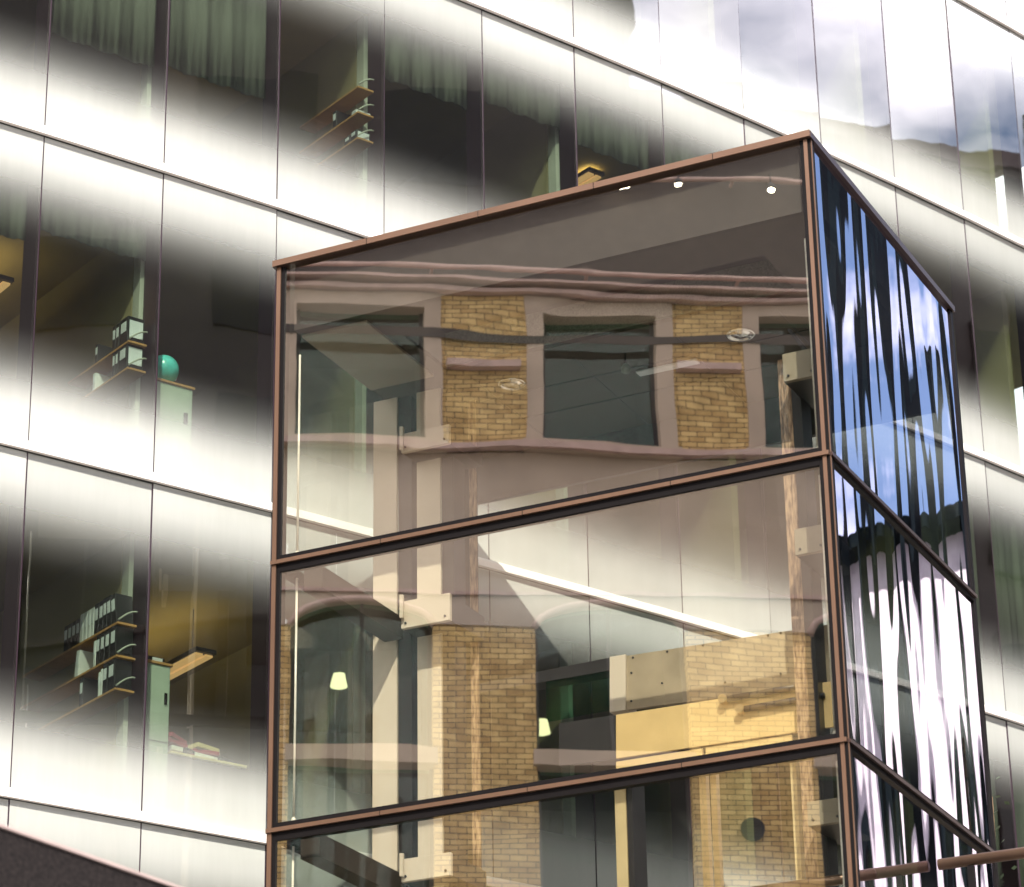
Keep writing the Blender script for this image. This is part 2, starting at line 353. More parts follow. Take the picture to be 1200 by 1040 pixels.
for i in (-1, 1, 3, 5, 7, 9, 11):
    fr = Frame(nd[i]-O, math.pi/2-an[i])
    m = MB(); c = lambda x, y, z: tuple(fr.w(x, y, z))
    for k in range(-2, 4):
        z0, z1 = rail(k+1)+0.051, rail(k)-0.482
        m.hull8([c(-.05, .50, z0), c(.06, .50, z0), c(.06, 6.95, z0), c(-.05, 6.95, z0), c(-.05, .50, z1), c(.06, .50, z1), c(.06, 6.95, z1), c(-.05, 6.95, z1)])
    m.build('partition', M['partition'], office)
    m = MB(); q = fr.w(-0.06, 0.56, 0)
    
    z0, z1 = rail(4)+0.05, rail(-2)-0.06
    m.hull8([c(-.05, .34, z0), c(.09, .34, z0), c(.09, .48, z0), c(-.05, .48, z0), c(-.05, .34, z1), c(.09, .34, z1), c(.09, .48, z1), c(-.05, .48, z1)])
    if i < 6: m.build('column', M['column'], office)

def curtain(i, k, frac):
    m = MB(); n = 60; zt = rail(k)-0.47; zb = rail(k)-H*frac
    fr = Frame(nd[i]-O, math.pi/2-an[i]); ph = random.random()*6
    base = 0
    for th in (0, 0.008):
        for j in range(n+1):
            x = 0.05+(pw_-0.10)*j/n
            for s_, z in ((1.3, zb), (1.0, (zt+zb)/2), (0.6, zt)):
                y = 0.22 + th + s_*(0.007*math.sin(j*0.9+ph)+0.016*math.sin(j*0.37+ph*2))
                m.v.append(tuple(fr.w(x, y, z+ (0.006*math.sin(j*1.7) if z == zb else 0))))
    K = (n+1)*3
    for j in range(n):
        for r_ in range(2):
            q = j*3+r_; m.f.append((q, q+3, q+4, q+1)); m.f.append((K+q, K+q+1, K+q+4, K+q+3))
        m.f.append((j*3, K+j*3, K+j*3+3, j*3+3))
    for j in (0, n):
        for r_ in range(2):
            q = j*3+r_; m.f.append((q, q+1, K+q+1, K+q))
    m.build('curtain', M['curtain'], office, smooth=True)
for i, k, fr_ in ((0, 0, .62), (1, 0, .60), (-1, 0, .5), (3, 0, .365), (4, 0, .31), (5, 0, .34), (-1, 1, .33), (0, 1, .28), (6, 0, .36), (8, 0, .5), (9, 1, .8), (10, 1, .75), (10, 2, .8), (9, 2, .6)):
    curtain(i, k, fr_)

# ------------------------------------------------------------------ things inside the offices
NF = {i: node_frame(i) for i in range(I0, I1+1)}
def shelf_unit(i, k, boards, label, depth=0.22, x0=-0.055):
    """boards: (pixel y at the front end, pixel x of the front end), boards run inwards along the partition"""
    fr = NF[i]; r = root('wall_shelf', fr, label, 'shelf', 'shelves on the office partitions', (0, 0, rail(k+1)+0.05))
    zf = rail(k+1)+0.05
    for (px, py, ln) in boards:
        h = fr.hit(px, py, 0, x0-depth); y0 = max(h.y, 0.13)
        MB().box(x0-depth, x0, y0, y0+ln, h.z-0.013-zf, h.z+0.013-zf).build('shelf_board', M['wood'], r, 0.003)
        m = MB()
        pts = [(x0-0.01-depth*0.95*t, y0-0.015, h.z-zf+0.015+0.13*math.cos(t*1.5)) for t in [j/8 for j in range(9)]]
        m.tube(pts, 0.010, 6).build('bracket', M['column'], r, smooth=True)
    return r, zf
def binders(i, px, py, spec, label, ycur=None, x0=-0.055, depth=0.22):
    fr = NF[i]; h = fr.hit(px, py, 0, x0-depth); y = max(h.y, 0.13)+0.04; z = h.z+0.014
    for n_, (wd, hh, kind, tilt) in enumerate(spec):
        if kind is None: y += wd; continue
        o = link('binder', None, None, fr.w(x0-0.112, y+wd/2, z), fr.ang)
        tag(o, None, 'binder', 'binders on the office shelves')
        c = M['binder_white'] if kind == 'w' else M['binder']
        MB().box(-0.10, 0.10, -wd/2+0.003, wd/2-0.003, 0.001, hh).build('cover', c, o, 0.004)
        MB().box(-0.103, -0.1002, -wd*0.3, wd*0.3, hh*0.45, hh*0.82).build('spine_label', M['label'], o)
        MB().box(-0.08, 0.08, -wd/2-0.0005, -wd/2+0.0028, hh*0.2, hh*0.85).build('side_label', M['label'] if kind == 'l' else c, o)
        o.rotation_euler = (tilt, 0, fr.ang)
        ordn = ['nearest the window', 'second from the window', 'third from the window', 'fourth from the window', 'fifth from the window', 'sixth from the window', 'seventh from the window', 'eighth from the window', 'ninth from the window', 'tenth from the window', 'eleventh from the window', 'twelfth from the window', 'thirteenth from the window']
        o['label'] = ('%s binder %s %s' % ('white' if kind == 'w' else 'black', ordn[n_], label))
        if kind == 'l': o['label'] = 'black binder with a big white side label ' + label
        y += wd+0.004
# lower office (row 2): three shelves
shelf_unit(1, 2, [(142, 727, 2.0), (142, 765, 2.0), (142, 803, 2.0)], 'three tier wooden wall shelf loaded with binders in the lower left office')
binders(1, 142, 727, [(.10, .33, 'b', -.15), (.09, .34, 'd', -.1), (.08, .34, 'd', -.05), (.09, .33, 'd', 0), (.09, .33, 'd', 0), (.07, .31, 'w', 0), (.07, .31, 'w', 0), (.07, .31, 'w', 0), (.07, .31, 'w', 0), (.08, .28, 'd', 0), (.08, .28, 'd', 0), (.08, .28, 'd', 0), (.08, .28, 'd', 0)], 'on the top shelf of the lower left office')
binders(1, 142, 765, [(.12, .33, 'd', 0), (.10, .33, 'd', 0), (.09, .33, 'd', 0), (.08, .33, 'd', 0), (.05, .28, 'w', 0), (.3, .3, None, 0), (.08, .28, 'w', .1)], 'on the middle shelf of the lower left office')
binders(1, 142, 803, [(.14, .32, 'd', 0), (.10, .32, 'd', 0), (.04, .28, 'w', 0), (.04, .26, 'w', 0), (.3, .3, None, 0), (.08, .3, 'd', 0)], 'on the bottom shelf of the lower left office')
# middle office (row 1): two shelves
shelf_unit(1, 1, [(160, 393, 1.3), (158, 425, 1.5)], 'two tier wooden wall shelf behind the pane left of the globe')
binders(1, 160, 393, [(.18, .30, 'l', 0), (.07, .29, 'd', 0), (.07, .29, 'd', 0), (.3, .3, None, 0), (.06, .22, 'd', 0)], 'on the upper shelf left of the globe')
binders(1, 158, 425, [(.18, .30, 'l', 0), (.06, .29, 'd', 0), (.06, .29, 'd', 0), (.35, .3, None, 0), (.06, .2, 'w', 0)], 'on the lower shelf left of the globe')
# upper office (row 0)
shelf_unit(3, 0, [(424, 98, 1.2), (424, 128, 1.2), (424, 158, 1.2)], 'three tier wooden wall shelf with few files in the upper office above the tower')
binders(3, 424, 128, [(.1, .05, 'w', 0), (.3, .1, None, 0), (.08, .22, 'd', 0)], 'on the middle shelf of the upper office')
binders(3, 424, 158, [(.12, .12, 'l', 0), (.12, .10, 'd', 0)], 'on the bottom shelf of the upper office')

def plane_box(fr, yv, px0, px1, pyt, pyb, dep):
    A = fr.hit(px0, pyt, 1, yv); B_ = fr.hit(px1, pyt, 1, yv); C_ = fr.hit((px0+px1)/2, pyb, 1, yv)
    return A.x, B_.x, yv, yv+dep, C_.z, (A.z+B_.z)/2
def cabinet(i, px0, px1, pyt, yv, k, label, dep=0.5):
    fr = NF[i]; x0, x1, y0, y1, z0, z1 = plane_box(fr, yv, px0, px1, pyt, pyt+80, dep); zf = rail(k+1)+0.05
    r = root('filing_cabinet', fr, label, 'cabinet', 'filing cabinets', ((x0+x1)/2, y0, zf)); hw = (x1-x0)/2; h = z1-zf
    MB().box(-hw, hw, 0, dep, 0, h-0.03).build('carcass', M['cabinet'], r, 0.004)
    MB().box(-hw-.02, hw+.02, -.02, dep+.02, h-0.029, h).build('cabinet_top', M['wood'], r, 0.003)
    MB().box(-hw*.9, hw*.9, -0.012, -0.001, h-0.85, h-0.06).build('door', M['cabinet'], r, 0.003)
    MB().box(hw*.5, hw*.7, -0.03, -0.013, h-0.45, h-0.33).build('handle', M['black'], r)
    return fr, (x0+x1)/2, y0, z1
fr, cx, cy, cz = cabinet(1, 184, 226, 449, 0.62, 1, 'pale green filing cabinet carrying the turquoise globe')
g = root('globe', fr, 'turquoise desk globe on top of the pale green cabinet', 'globe', None, (cx-0.03, cy+0.2, cz))
prof = [(0.165*math.sin(math.pi*j/16)+0.0005, -0.165*math.cos(math.pi*j/16)+0.22) for j in range(17)]
MB().lathe(prof, (0, 0, 0), 28).build('sphere', M['globe'], g, smooth=True)
MB().lathe([(0.09, 0), (0.08, .015), (0.015, .03), (0.012, .06)], (0, 0, 0), 20).build('foot', M['darkgrey'], g, smooth=True)
MB().tube([(0.175*math.sin(t), 0, 0.22-0.175*math.cos(t)) for t in [j*math.pi/10 for j in range(11)]], 0.006, 6).build('meridian_arm', M['chrome'], g, smooth=True)
fr, cx, cy, cz = cabinet(1, 172, 200, 776, 0.62, 2, 'tall pale green cabinet with a file box on top in the lower office')
b = root('file_box', fr, 'black and white file box lying on the tall pale green cabinet', 'box', None, (cx, cy+0.1, cz))
MB().box(-0.13, 0.13, 0, 0.3, 0.001, 0.09).build('box_body', M['binder'], b, 0.004)
MB().box(-0.02, 0.10, -0.003, 0.0, 0.01, 0.08).build('paper_label', M['label'], b)
# pendant lamps hanging from the ceilings
def pendant(i, k, pa, pb, yv, label, half=0.13):
    fr = NF[i]; zt = rail(k)-0.481
    A = fr.hit(pa[0], pa[1], 1, yv)
    z = A.z; ln = 2.2
    r = root('pendant_lamp', fr, label, 'lamp', 'pendant strip lamps in the offices', (A.x, A.y, z))
    MB().box(-half, half, 0, ln, 0.03, 0.08).build('housing', M['darkgrey'], r, 0.004)
    for s_ in (-1, 1): MB().box(s_*half*0.48-0.045, s_*half*0.48+0.045, 0.05, ln-0.05, 0.005, 0.0295).build('tube', M['tube'], r)
    MB().box(-half*0.8, half*0.8, 0.05, ln-0.05, 0.081, 0.085).build('fill_uplight', M['fill_uplight'], r)  # unseen glowing strip added on top of the housing to light the ceiling
    for yy in (0.3, ln-0.3): MB().tube([(0, yy, 0.086), (0, yy, zt-z)], 0.006, 6).build('suspension_rod', M['black'], r)
pendant(1, 2, (242, 768), None, 1.6, 'long warm strip lamp hanging behind the pane right of the lower shelves')
pendant(-1, 2, (10, 640), None, 1.4, 'strip lamp hanging in the lower office at the left edge')
pendant(-1, 1, (4, 330), None, 1.6, 'strip lamp hanging in the middle office at the left edge')
pendant(1, 1, (205, 385), None, 3.6, 'strip lamp hanging deep in the dark office behind the globe', 0.1)
pendant(0, 1, (112, 330), None, 3.0, 'added strip lamp lighting the office ceiling above the binders', 0.1)  # extra lamp added to brighten this ceiling
pendant(5, 0, (700, 205), None, 1.5, 'strip lamp hanging in the upper office just above the tower roof')
pendant(0, 2, (80, 800), None, 4.0, 'added strip lamp lighting the ceiling deep in the lower office behind the binders', 0.1)  # extra lamp added deep in the room to brighten its ceiling
# desk with heaped books in lower office
fr = NF[1]; A = fr.hit(200, 884, 1, 0.7); B_ = fr.hit(290, 893, 1, 0.7); zf = rail(3)+0.05
r = root('desk', fr, 'pale desk heaped with books behind the lower pane left of the tower', 'desk', None, ((A.x+B_.x)/2, 0.7, zf))
hw = (B_.x-A.x)/2; hz = (A.z+B_.z)/2-zf
MB().box(-hw, hw, 0, 0.7, hz-0.03, hz).build('desk_top', M['paper_yellow'], r, 0.004)
for sx in (-1, 1):
    for yy in (0.03, 0.62): MB().box(sx*(hw-0.03)-0.025, sx*(hw-0.03)+0.025, yy, yy+0.05, 0, hz-0.031).build('leg', M['darkgrey'], r)
bk = [('paper_red', .02, .14, 0.05, .3), ('paper_white', .20, .02, 0.04, -.2), ('paper_red', .02, .19, 0.05, .5), ('paper_yellow', .45, .15, 0.05, .2), ('paper_red', .46, .10, 0.045, -.1), ('paper_white', .44, .05, 0.045, .1), ('paper_white', .46, .0, 0.045, -.3), ('binder', .25, .06, 0.05, .4), ('paper_red', .68, .0, 0.05, .2), ('paper_white', .12, .07, 0.05, .1), ('binder', .75, .05, 0.04, .3), ('paper_red', .12, .0, 0.06, -.2)]
bl = ['dark red book', 'thin white booklet at the left', 'dark red book topping the left pile', 'cream book topping the middle pile', 'dark red book under the cream one', 'white book in the middle of the pile', 'white book under the middle pile', 'black book between the piles', 'red book lying at the right end', 'white book low in left pile', 'black book over the red book at the right', 'dark red book under the left pile']
for (mm, fx_, dz, th, rot), lb in zip(bk, bl):
    o = link('book', None, None, fr.w(A.x+fx_*2*hw*0.95+0.08, 0.88, A.z+dz+0.003), fr.ang+rot); o.rotation_euler = (0.03*rot, 0.12*rot, fr.ang+rot)
    tag(o, lb + ' on the office desk', 'book', 'books heaped on the desk')
    MB().box(-0.15, 0.15, -0.11, 0.11, 0, th).build('cover', M[mm], o, 0.006)
    MB().box(-0.145, 0.152, -0.105, 0.113, 0.008, th-0.008).build('pages', M['paper_white'], o)

# ------------------------------------------------------------------ glass tower
S_ = 0.95
BA = 1.1219924; BX, BY = 2.8645048*S_, 25.334256*S_
ZT = 14.174432*S_ + EYE; W = 5.787656*S_; D = 4.176232*S_
Z1 = ZT - 3.3*S_; Z2 = Z1 - 2.7244945*S_; Z3 = Z2-2.72*S_; Z4 = Z3-2.72*S_
TF = Frame((BX, BY), BA)          # local x = depth along the right face, y = leftwards along the front, z up
tower = root('glass_tower', TF, 'tall glass box tower with copper edges in front of the curved building', 'tower')
LV = [Z1, Z2, Z3, Z4]
# panels
tops = [ZT-0.05]+[z-0.095 for z in LV]; bots = [z+0.07 for z in LV]+[0.05]
for t_, b_ in zip(tops, bots):
    f_ = MB().box(-0.012, 0.0, 0.07, W-0.07, b_, t_).build('front_glass_panel', [M['front_glass'], M['back_clear']], tower)
    for q in f_.data.polygons: q.material_index = 0 if q.center.x < -0.011 else 1
    s_ = MB().box(0.07, D-0.05, -0.012, 0.0, b_, t_).build('side_glass_panel', [M['side_glass'], M['back_clear']], tower)
    for q in s_.data.polygons: q.material_index = 0 if q.center.y < -0.011 else 1
    s_ = MB().box(0.07, D-0.05, W, W+0.012, b_, t_).build('side_glass_panel', [M['clear_glass'], M['back_clear']], tower)
    for q in s_.data.polygons: q.material_index = 0 if q.center.y > W+0.011 else 1
# corner posts: black core with copper strips
def post(x0, x1, y0, y1, strips, z1=ZT-0.045):
    o = MB().box(x0, x1, y0, y1, 0, z1).build('corner_post', M['black'], tower)
    for q in strips: MB().box(*q, 0, z1-0.001).build('copper_strip', M['copper'], o)
post(-0.028, 0.075, -0.028, 0.07, [(-0.042, -0.029, -0.004, 0.032), (-0.015, 0.002, -0.038, -0.029)])
post(-0.028, 0.075, W-0.07, W+0.028, [(-0.042, -0.029, W-0.030, W+0.014)])
post(D-0.05, D+0.03, -0.028, 0.05, [])
post(D-0.05, D+0.03, W-0.05, W+0.028, [])
for z in LV:
    o = MB().box(-0.030, 0.05, 0.071, W-0.071, z-0.095, z+0.07).build('front_transom', M['black'], tower)
    MB().box(-0.062, -0.031, -0.03, W+0.02, z-0.019, z+0.019).build('copper_strip', M['copper'], o)
    o = MB().box(0.076, D-0.051, -0.030, 0.05, z-0.06, z+0.05).build('side_transom', M['black'], tower)
    MB().box(-0.02, D, -0.055, -0.031, z-0.018, z+0.014).build('copper_strip', M['darkbronze'], o)
    MB().box(0.28, 1.88, W-0.35, W-0.15, z-0.20, z+0.02).build('side_beam', M['taupe2'], tower)
    MB().box(0.076, D-0.051, W-0.05, W+0.026, z-0.06, z+0.05).build('side_transom', M['black'], tower)
for z in LV:
    m = MB()
    for y in (1.45, 2.9, 4.35): m.box(-0.0635, -0.0295, y-0.003, y+0.003, z-0.0205, z+0.0205)
    m.build('strip_joint', M['black'], tower)
m = MB()
for y in (0.9, 2.1, 3.3, 4.5): m.box(-0.0795, -0.0605, y-0.003, y+0.003, ZT-0.042, ZT+0.024)
m.build('strip_joint', M['black'], tower)
# roof
MB().box(-0.06, D+0.05, -0.05, W+0.05, ZT-0.044, ZT+0.02).build('roof_slab', M['darkbronze'], tower)
MB().box(-0.078, -0.061, -0.045, W+0.045, ZT-0.040, ZT+0.022).build('roof_edge_strip', M['copper'], tower)
zs = ZT - 0.70
MB().box(0.08, 0.14, 0.12, W-0.12, zs, ZT-0.046).build('ceiling_fascia', M['taupe2'], tower)
MB().box(0.15, D-0.1, 0.12, 0.18, ZT-0.5, ZT-0.046).build('ceiling_fascia', M['taupe2'], tower)
# soffit ring with an opening
m = MB(); m.box(0.141, 0.72, 0.12, W-0.12, zs, zs+0.04); m.box(1.60, 1.9, 0.12, W-0.12, zs, zs+0.04)
m.box(0.721, 1.599, 0.12, 0.75, zs, zs+0.04)
MB().box(0.20, 1.599, W-0.85, W-0.14, zs-0.03, zs-0.001).build('side_soffit', M['darkbeige'], tower); m.box(0.721, 1.599, W-1.0, W-0.12, zs, zs+0.04)
m.build('soffit', M['taupe'], tower)
m = MB(); m.box(1.56, 1.60, 0.75, W-1.0, zs+0.041, zs+0.4); m.box(0.72, 0.76, 0.75, W-1.0, zs+0.041, zs+0.4)
m.build('mesh_strip', M['mesh'], tower)
MB().box(0.72, 1.60, 0.75, W-1.0, zs+0.401, zs+0.45).build('roof_lining', M['web'], tower)
c_ = MB().box(1.91, D-0.06, 0.20, W-0.15, zs+0.05, zs+0.10).build('rear_ceiling', M['taupe'], tower)
m = MB()
for x in (2.5, 3.1): m.box(x-0.008, x+0.008, 0.2, W-0.15, zs+0.042, zs+0.0495)
for y in (1.1, 2.2, 3.3, 4.4): m.box(1.92, D-0.07, y-0.008, y+0.008, zs+0.043, zs+0.0495)
m.build('ceiling_seam', M['web'], c_)
MB().box(D-0.12, D-0.062, 0.2, W-0.15, zs-0.45, zs+0.049).build('rear_beam', M['web'], tower)
# downlights in the ceiling
def zplane(px, py, z):
    d = ray(px, py); t = (z-EYE)/d.z; q = CAM + d*t - TF.o
    return q.dot(TF.X), q.dot(TF.Y)
for px, py in ((600, 450), (868, 392)):
    x, y = zplane(px, py, zs+0.04)
    x = min(max(x, 0.4), D-0.3)
    o = link('downlight', None, tower, (x, y, zs+0.035), 0)
    MB().lathe([(0.14, 0.012), (0.15, 0), (0.13, -0.012), (0.115, 0.0), (0.10, 0.006)], (0, 0, 0), 28).build('bezel', M['chrome'], o, smooth=True)
    MB().lathe([(0.0995, 0.002), (0.07, -0.012), (0.02, -0.02)], (0, 0, 0), 20).build('lens', M['chrome'], o)
# columns
def slab(pts, T, dt, mat_, name, parent=tower, bevel=0):
    v = [TF.hit(x, y, 0, T) for x, y in pts]
    return MB().prism(v, (dt, 0, 0)).build(name, mat_, parent, bevel)
def sx(px, py, T): return TF.hit(px, py, 0, T).y
def vcol(px0, px1, py, T, dt, mat_, name='column', z0=0, z1=zs-0.002, parent=tower):
    a_, b_ = sx(px0, py, T), sx(px1, py, T)
    return MB().box(T, T+dt, min(a_, b_), max(a_, b_), z0, z1).build(name, mat_, parent)
for (a0, a1, b0, b1) in ((437, 465, 465.3, 481), (489, 517, 517.3, 531)):
    o = vcol(a0, a1, 750, 1.92, 0.03, M['beige'])
    MB().box(1.9505, 2.2, sx(b1, 750, 1.92), sx(b0, 750, 1.92), 0, zs-0.004).build('column_web', M['web'], o)
o = vcol(541, 551, 750, 2.35, 0.2, M['web']); vcol(551.3, 560, 750, 2.35, 0.02, M['rust'], 'rusty_angle', parent=o)
o = vcol(941, 952, 700, 1.1, 0.25, M['web'], z1=zs-0.9); vcol(926, 935, 700, 1.1, 0.03, M['rust'], 'rusty_angle', 0, zs-0.9, o)
vcol(935.3, 940.7, 700, 1.1, 0.2, M['rust'], 'rusty_angle', 0, zs-0.9, o)
# brackets
def bracket(px0, px1, py0, py1, T, bm_='beige'):
    a_ = TF.hit(px0, (py0+py1)/2, 0, T); b_ = TF.hit(px1, (py0+py1)/2, 0, T); zt_ = TF.hit((px0+px1)/2, py0, 0, T).z; zb = TF.hit((px0+px1)/2, py1, 0, T).z
    y0, y1 = min(a_.y, b_.y), max(a_.y, b_.y)
    o = MB().box(T, T+0.05, y0, y1, zb, zt_).build('bracket', M[bm_], tower, 0.004)
    m = MB(); v = [(T+0.051, y0, zt_-0.01), (T+0.75, y0, zt_-0.01), (T+0.75, y0, zb+0.03), (T+0.051, y0, zb+0.003)]
    m.prism(v, (0, y1-y0, 0)); m.build('bracket_body', M['web'], o)
    m = MB(); m.tube([(T-0.012, y0+.05, zb+.05), (T-0.001, y0+.05, zb+.05)], .012, 8); m.tube([(T-0.012, y1-.05, zb+.05), (T-0.001, y1-.05, zb+.05)], .012, 8)
    m.build('bolt', M['darkgrey'], o)
for q in ((470, 526, 503, 525), (470, 527, 700, 732), (470, 528, 1003, 1030)):
    bracket(*q, 1.6)
    o = slab([(q[0]-2, q[2]-3), (q[0]+2, q[2]-3), (q[0]+2, q[2]+24), (q[0]-2, q[2]+24)], 1.55, 0.03, M['beige'], 'bracket_plate')
for q in ((917, 957, 411, 444), (931, 968, 617, 648), (946, 988, 937, 966)): bracket(*q, 0.7, 'darkbeige')
slab([(922, 386), (927, 386), (947, 410), (941, 412)], 0.9, 0.04, M['web'], 'diagonal_brace')
# thin rods near the corners
for zt_, zb in ((ZT-0.95, Z1+0.13), (Z1-0.12, Z2+0.13), (Z2-0.12, Z3+0.1)):
    for y in (W-0.16, 0.13):
        m = MB(); m.tube([(0.13, y, zb), (0.13, y, zt_)], 0.011, 8)
        m.lathe([(0.02, 0), (0.026, 0.02), (0.02, 0.04), (0.012, 0.05)], (0.13, y, zb-0.03), 10)
        m.build('tension_rod', M['whitebar'], tower, smooth=True)
# small sensor and a white label strip under the ceiling
x, y = zplane(733, 425, zs-0.05)
o = link('ceiling_sensor', None, tower, (x, y, zs-0.10), 0)
MB().tube([(0, 0, 0.15), (0, 0, 0.02)], 0.008, 6).build('stem', M['darkgrey'], o)
MB().lathe([(0.03, 0.03), (0.05, 0.0), (0.045, -0.05), (0.02, -0.07)], (0, 0, 0), 14).build('sensor_head', M['mesh'], o, smooth=True)
x, y = zplane(780, 432, zs+0.03)
MB().box(x-0.06, x+0.05, y-0.35, y+0.3, zs+0.025, zs+0.04).build('ceiling_notice', M['label'], tower)

# ------------------------------------------------------------------ lift car inside the tower
LT = 1.45
lift = root('lift_car', TF, 'brass clad lift car head and doors halfway up inside the glass tower', 'lift car')
def lslab(pts, T, dt, mt, name, par=lift, bevel=0): return slab(pts, T, dt, mt, name, par, bevel)
lslab([(562, 801), (714, 771), (714, 786), (562, 812)], LT, 0.2, M['web'], 'header_beam')
lslab([(640, 797.5), (714, 786.5), (714, 832), (640, 846)], LT+0.02, 0.02, M['old_glass'], 'glazed_panel')
lslab([(714.5, 770), (733, 767), (733, 832), (714.5, 835)], LT-0.03, 0.25, M['beige'], 'header_bracket')
o = lslab([(733.5, 769), (978, 731), (982, 800), (733.5, 832)], LT, 0.04, M['headpanel'], 'header_panel')
m = MB()
for px, py in ((742, 771), (740, 789), (740, 822), (782, 764), (776, 801), (824, 757), (900, 745), (915, 742), (915, 790), (850, 800)):
    h = TF.hit(px, py, 0, LT); m.tube([(LT-0.006, h.y, h.z), (LT-0.0005, h.y, h.z)], 0.011, 8)
m.build('screw', M['web'], o)
lslab([(722, 838), (985, 797), (988, 850), (722, 889)], LT-0.22, 0.03, M['sheet'], 'brass_sheet')
lslab([(655, 848), (721.5, 838), (721.5, 889), (655, 898)], LT-0.22, 0.03, M['web'], 'dark_sheet')
lslab([(722, 893), (823, 877), (823, 891), (722, 908)], LT-0.20, 0.03, M['sheet'], 'lower_panel')
lslab([(827, 876), (928, 861), (928, 876), (827, 890)], LT-0.20, 0.03, M['sheet'], 'lower_panel')
m = MB()
for (x0, y0, x1, y1) in ((848, 820, 958, 801), (868, 832, 966, 815)):
    A, B_ = TF.hit(x0, y0, 0, LT-0.26), TF.hit(x1, y1, 0, LT-0.26)
    b_ = MB().tube([A, B_], 0.030, 8).build('door_arm', M['web'], lift, smooth=True)
    MB().tube([(LT-0.30, A.y, A.z), (LT-0.221, A.y, A.z)], 0.042, 16).build('pivot', M['brass'], b_)
for px0, px1, mt in ((721, 734, 'brasspaint'), (821, 829, 'brass'), (834, 841, 'brass'), (929, 936, 'brasspaint')):
    y0, y1 = sx(px1, 960, LT), sx(px0, 960, LT)
    MB().box(LT, LT+0.08, y0, y1, Z3-2.4, TF.hit(px0, 905-(px0-721)*0.15, 0, LT).z).build('door_post', M[mt], lift)
y0, y1 = sx(741, 960, LT), sx(734.5, 960, LT)
MB().box(LT+0.01, LT+0.3, y0, y1, Z3-2.4, TF.hit(735, 905, 0, LT).z).build('door_recess', M['web'], lift)
ye, yf = sx(990, 860, LT), sx(560, 860, LT)
MB().box(LT+0.1, D-0.5, ye+0.1, yf-0.3, Z3-2.55, Z3-2.4).build('car_floor', M['web'], lift)

# ------------------------------------------------------------------ brick building across the street (seen mirrored in the tower front)
va = R(84)
d0 = ray(640, 620); dist = 48/math.hypot(d0.x, d0.y); V0 = CAM + d0*dist
VF = Frame((V0.x, V0.y), math.pi/2-va)
nf = Vector((-math.cos(BA), -math.sin(BA), 0))
def mir(pnt, vec=False):
    q = pnt if vec else pnt - TF.o
    q = q - nf*(2*q.dot(nf)); return q if vec else q + TF.o
mo = mir(VF.o); mX = -mir(VF.X, True)
BF = Frame((mo.x, mo.y), math.atan2(mX.y, mX.x))     # its local x runs opposite to the mirrored one
brick = root('brick_building', BF, 'yellow brick building with pink stone bands and arched windows, mirrored in the tower front glass', 'building')
def vx(px): return -VF.hit(px, 620, 1, 0).x
def vz(py): return VF.hit(640, py, 1, 0).z
def wb(m, px0, px1, z0, z1, y0=0.0, y1=0.5):
    a_, b_ = vx(px0), vx(px1); return m.box(min(a_, b_), max(a_, b_), y0, y1, z0, z1)
XL, XR = -60, 1420
up_w = [(-105, 50), (345, 500)] + [(640+260*j, 778+260*j) for j in range(3)]
up_w = [(60, 215), (345, 500), (640, 778), (902, 1040), (1164, 1302)]
zc, zu0, zu1 = vz(350), vz(525), vz(366)      # cornice, upper storey brick bottom, lintel
zsil = vz(514)
m = MB(); edges = [XL]+[e for w_ in up_w for e in w_]+[XR]
for j in range(0, len(edges), 2):
    wb(m, edges[j]+(20 if j else 0), edges[j+1]-(20 if j < len(edges)-2 else 0), zu0, zc)
low_w = [(40, 222), (343, 508), (625, 800), (943, 1110), (1230, 1390)]
zb_t = vz(737); zspr = vz(742); zap = vz(706); zsl1, zsl0 = vz(880), vz(898)
e2 = [XL]+[e for w_ in low_w for e in w_]+[XR]
for j in range(0, len(e2), 2): wb(m, e2[j], e2[j+1], 0, zb_t)
m.build('brick_wall', M['brick'], brick)
# stone band with arched heads cut in it
m = MB(); wb(m, XL, XR, vz(700), zu0-0.14, 0.0, 0.5)
n = 16
prev = XL
for (a0, a1) in low_w:
    wb(m, prev, a0, zb_t+0.001, vz(700)-0.001, -0.03, 0.5)
    for j in range(n):
        t0, t1 = j/n, (j+1)/n
        x0, x1 = a0+(a1-a0)*t0, a0+(a1-a0)*t1
        h0, h1 = [zb_t+0.001+(zap-zb_t)*math.sqrt(max(0, 1-(2*t-1)**2))**1.0 for t in (t0, t1)]
        X0, X1 = vx(x0), vx(x1); zt_ = vz(700)-0.001
        m.hull8([(X0, -0.03, h0), (X1, -0.03, h1), (X1, 0.5, h1), (X0, 0.5, h0), (X0, -0.03, zt_), (X1, -0.03, zt_), (X1, 0.5, zt_), (X0, 0.5, zt_)])
    prev = a1
wb(m, prev, XR, zb_t+0.001, vz(700)-0.001, -0.03, 0.5)
m.build('stone_band', M['stone'], brick)
m = MB(); wb(m, XL, XR, vz(532), vz(525)-0.0, -0.22, 0.0); wb(m, XL, XR, vz(699), vz(695), -0.08, 0.0)
m.build('string_course', M['pinkmetal'], brick)
m = MB(); wb(m, XL, XR, zc+0.001, vz(345), -0.18, 0.5); wb(m, XL, XR, vz(340), vz(337), -0.3, 0.5)
m.build('cornice', M['pinkmetal'], brick)
m = MB(); wb(m, XL, XR, vz(401), vz(391), -0.07, -0.052); m.build('lintel_shadow_band', M['slate'], brick)  # shadow of the lintels, laid over the brick as a dark strip
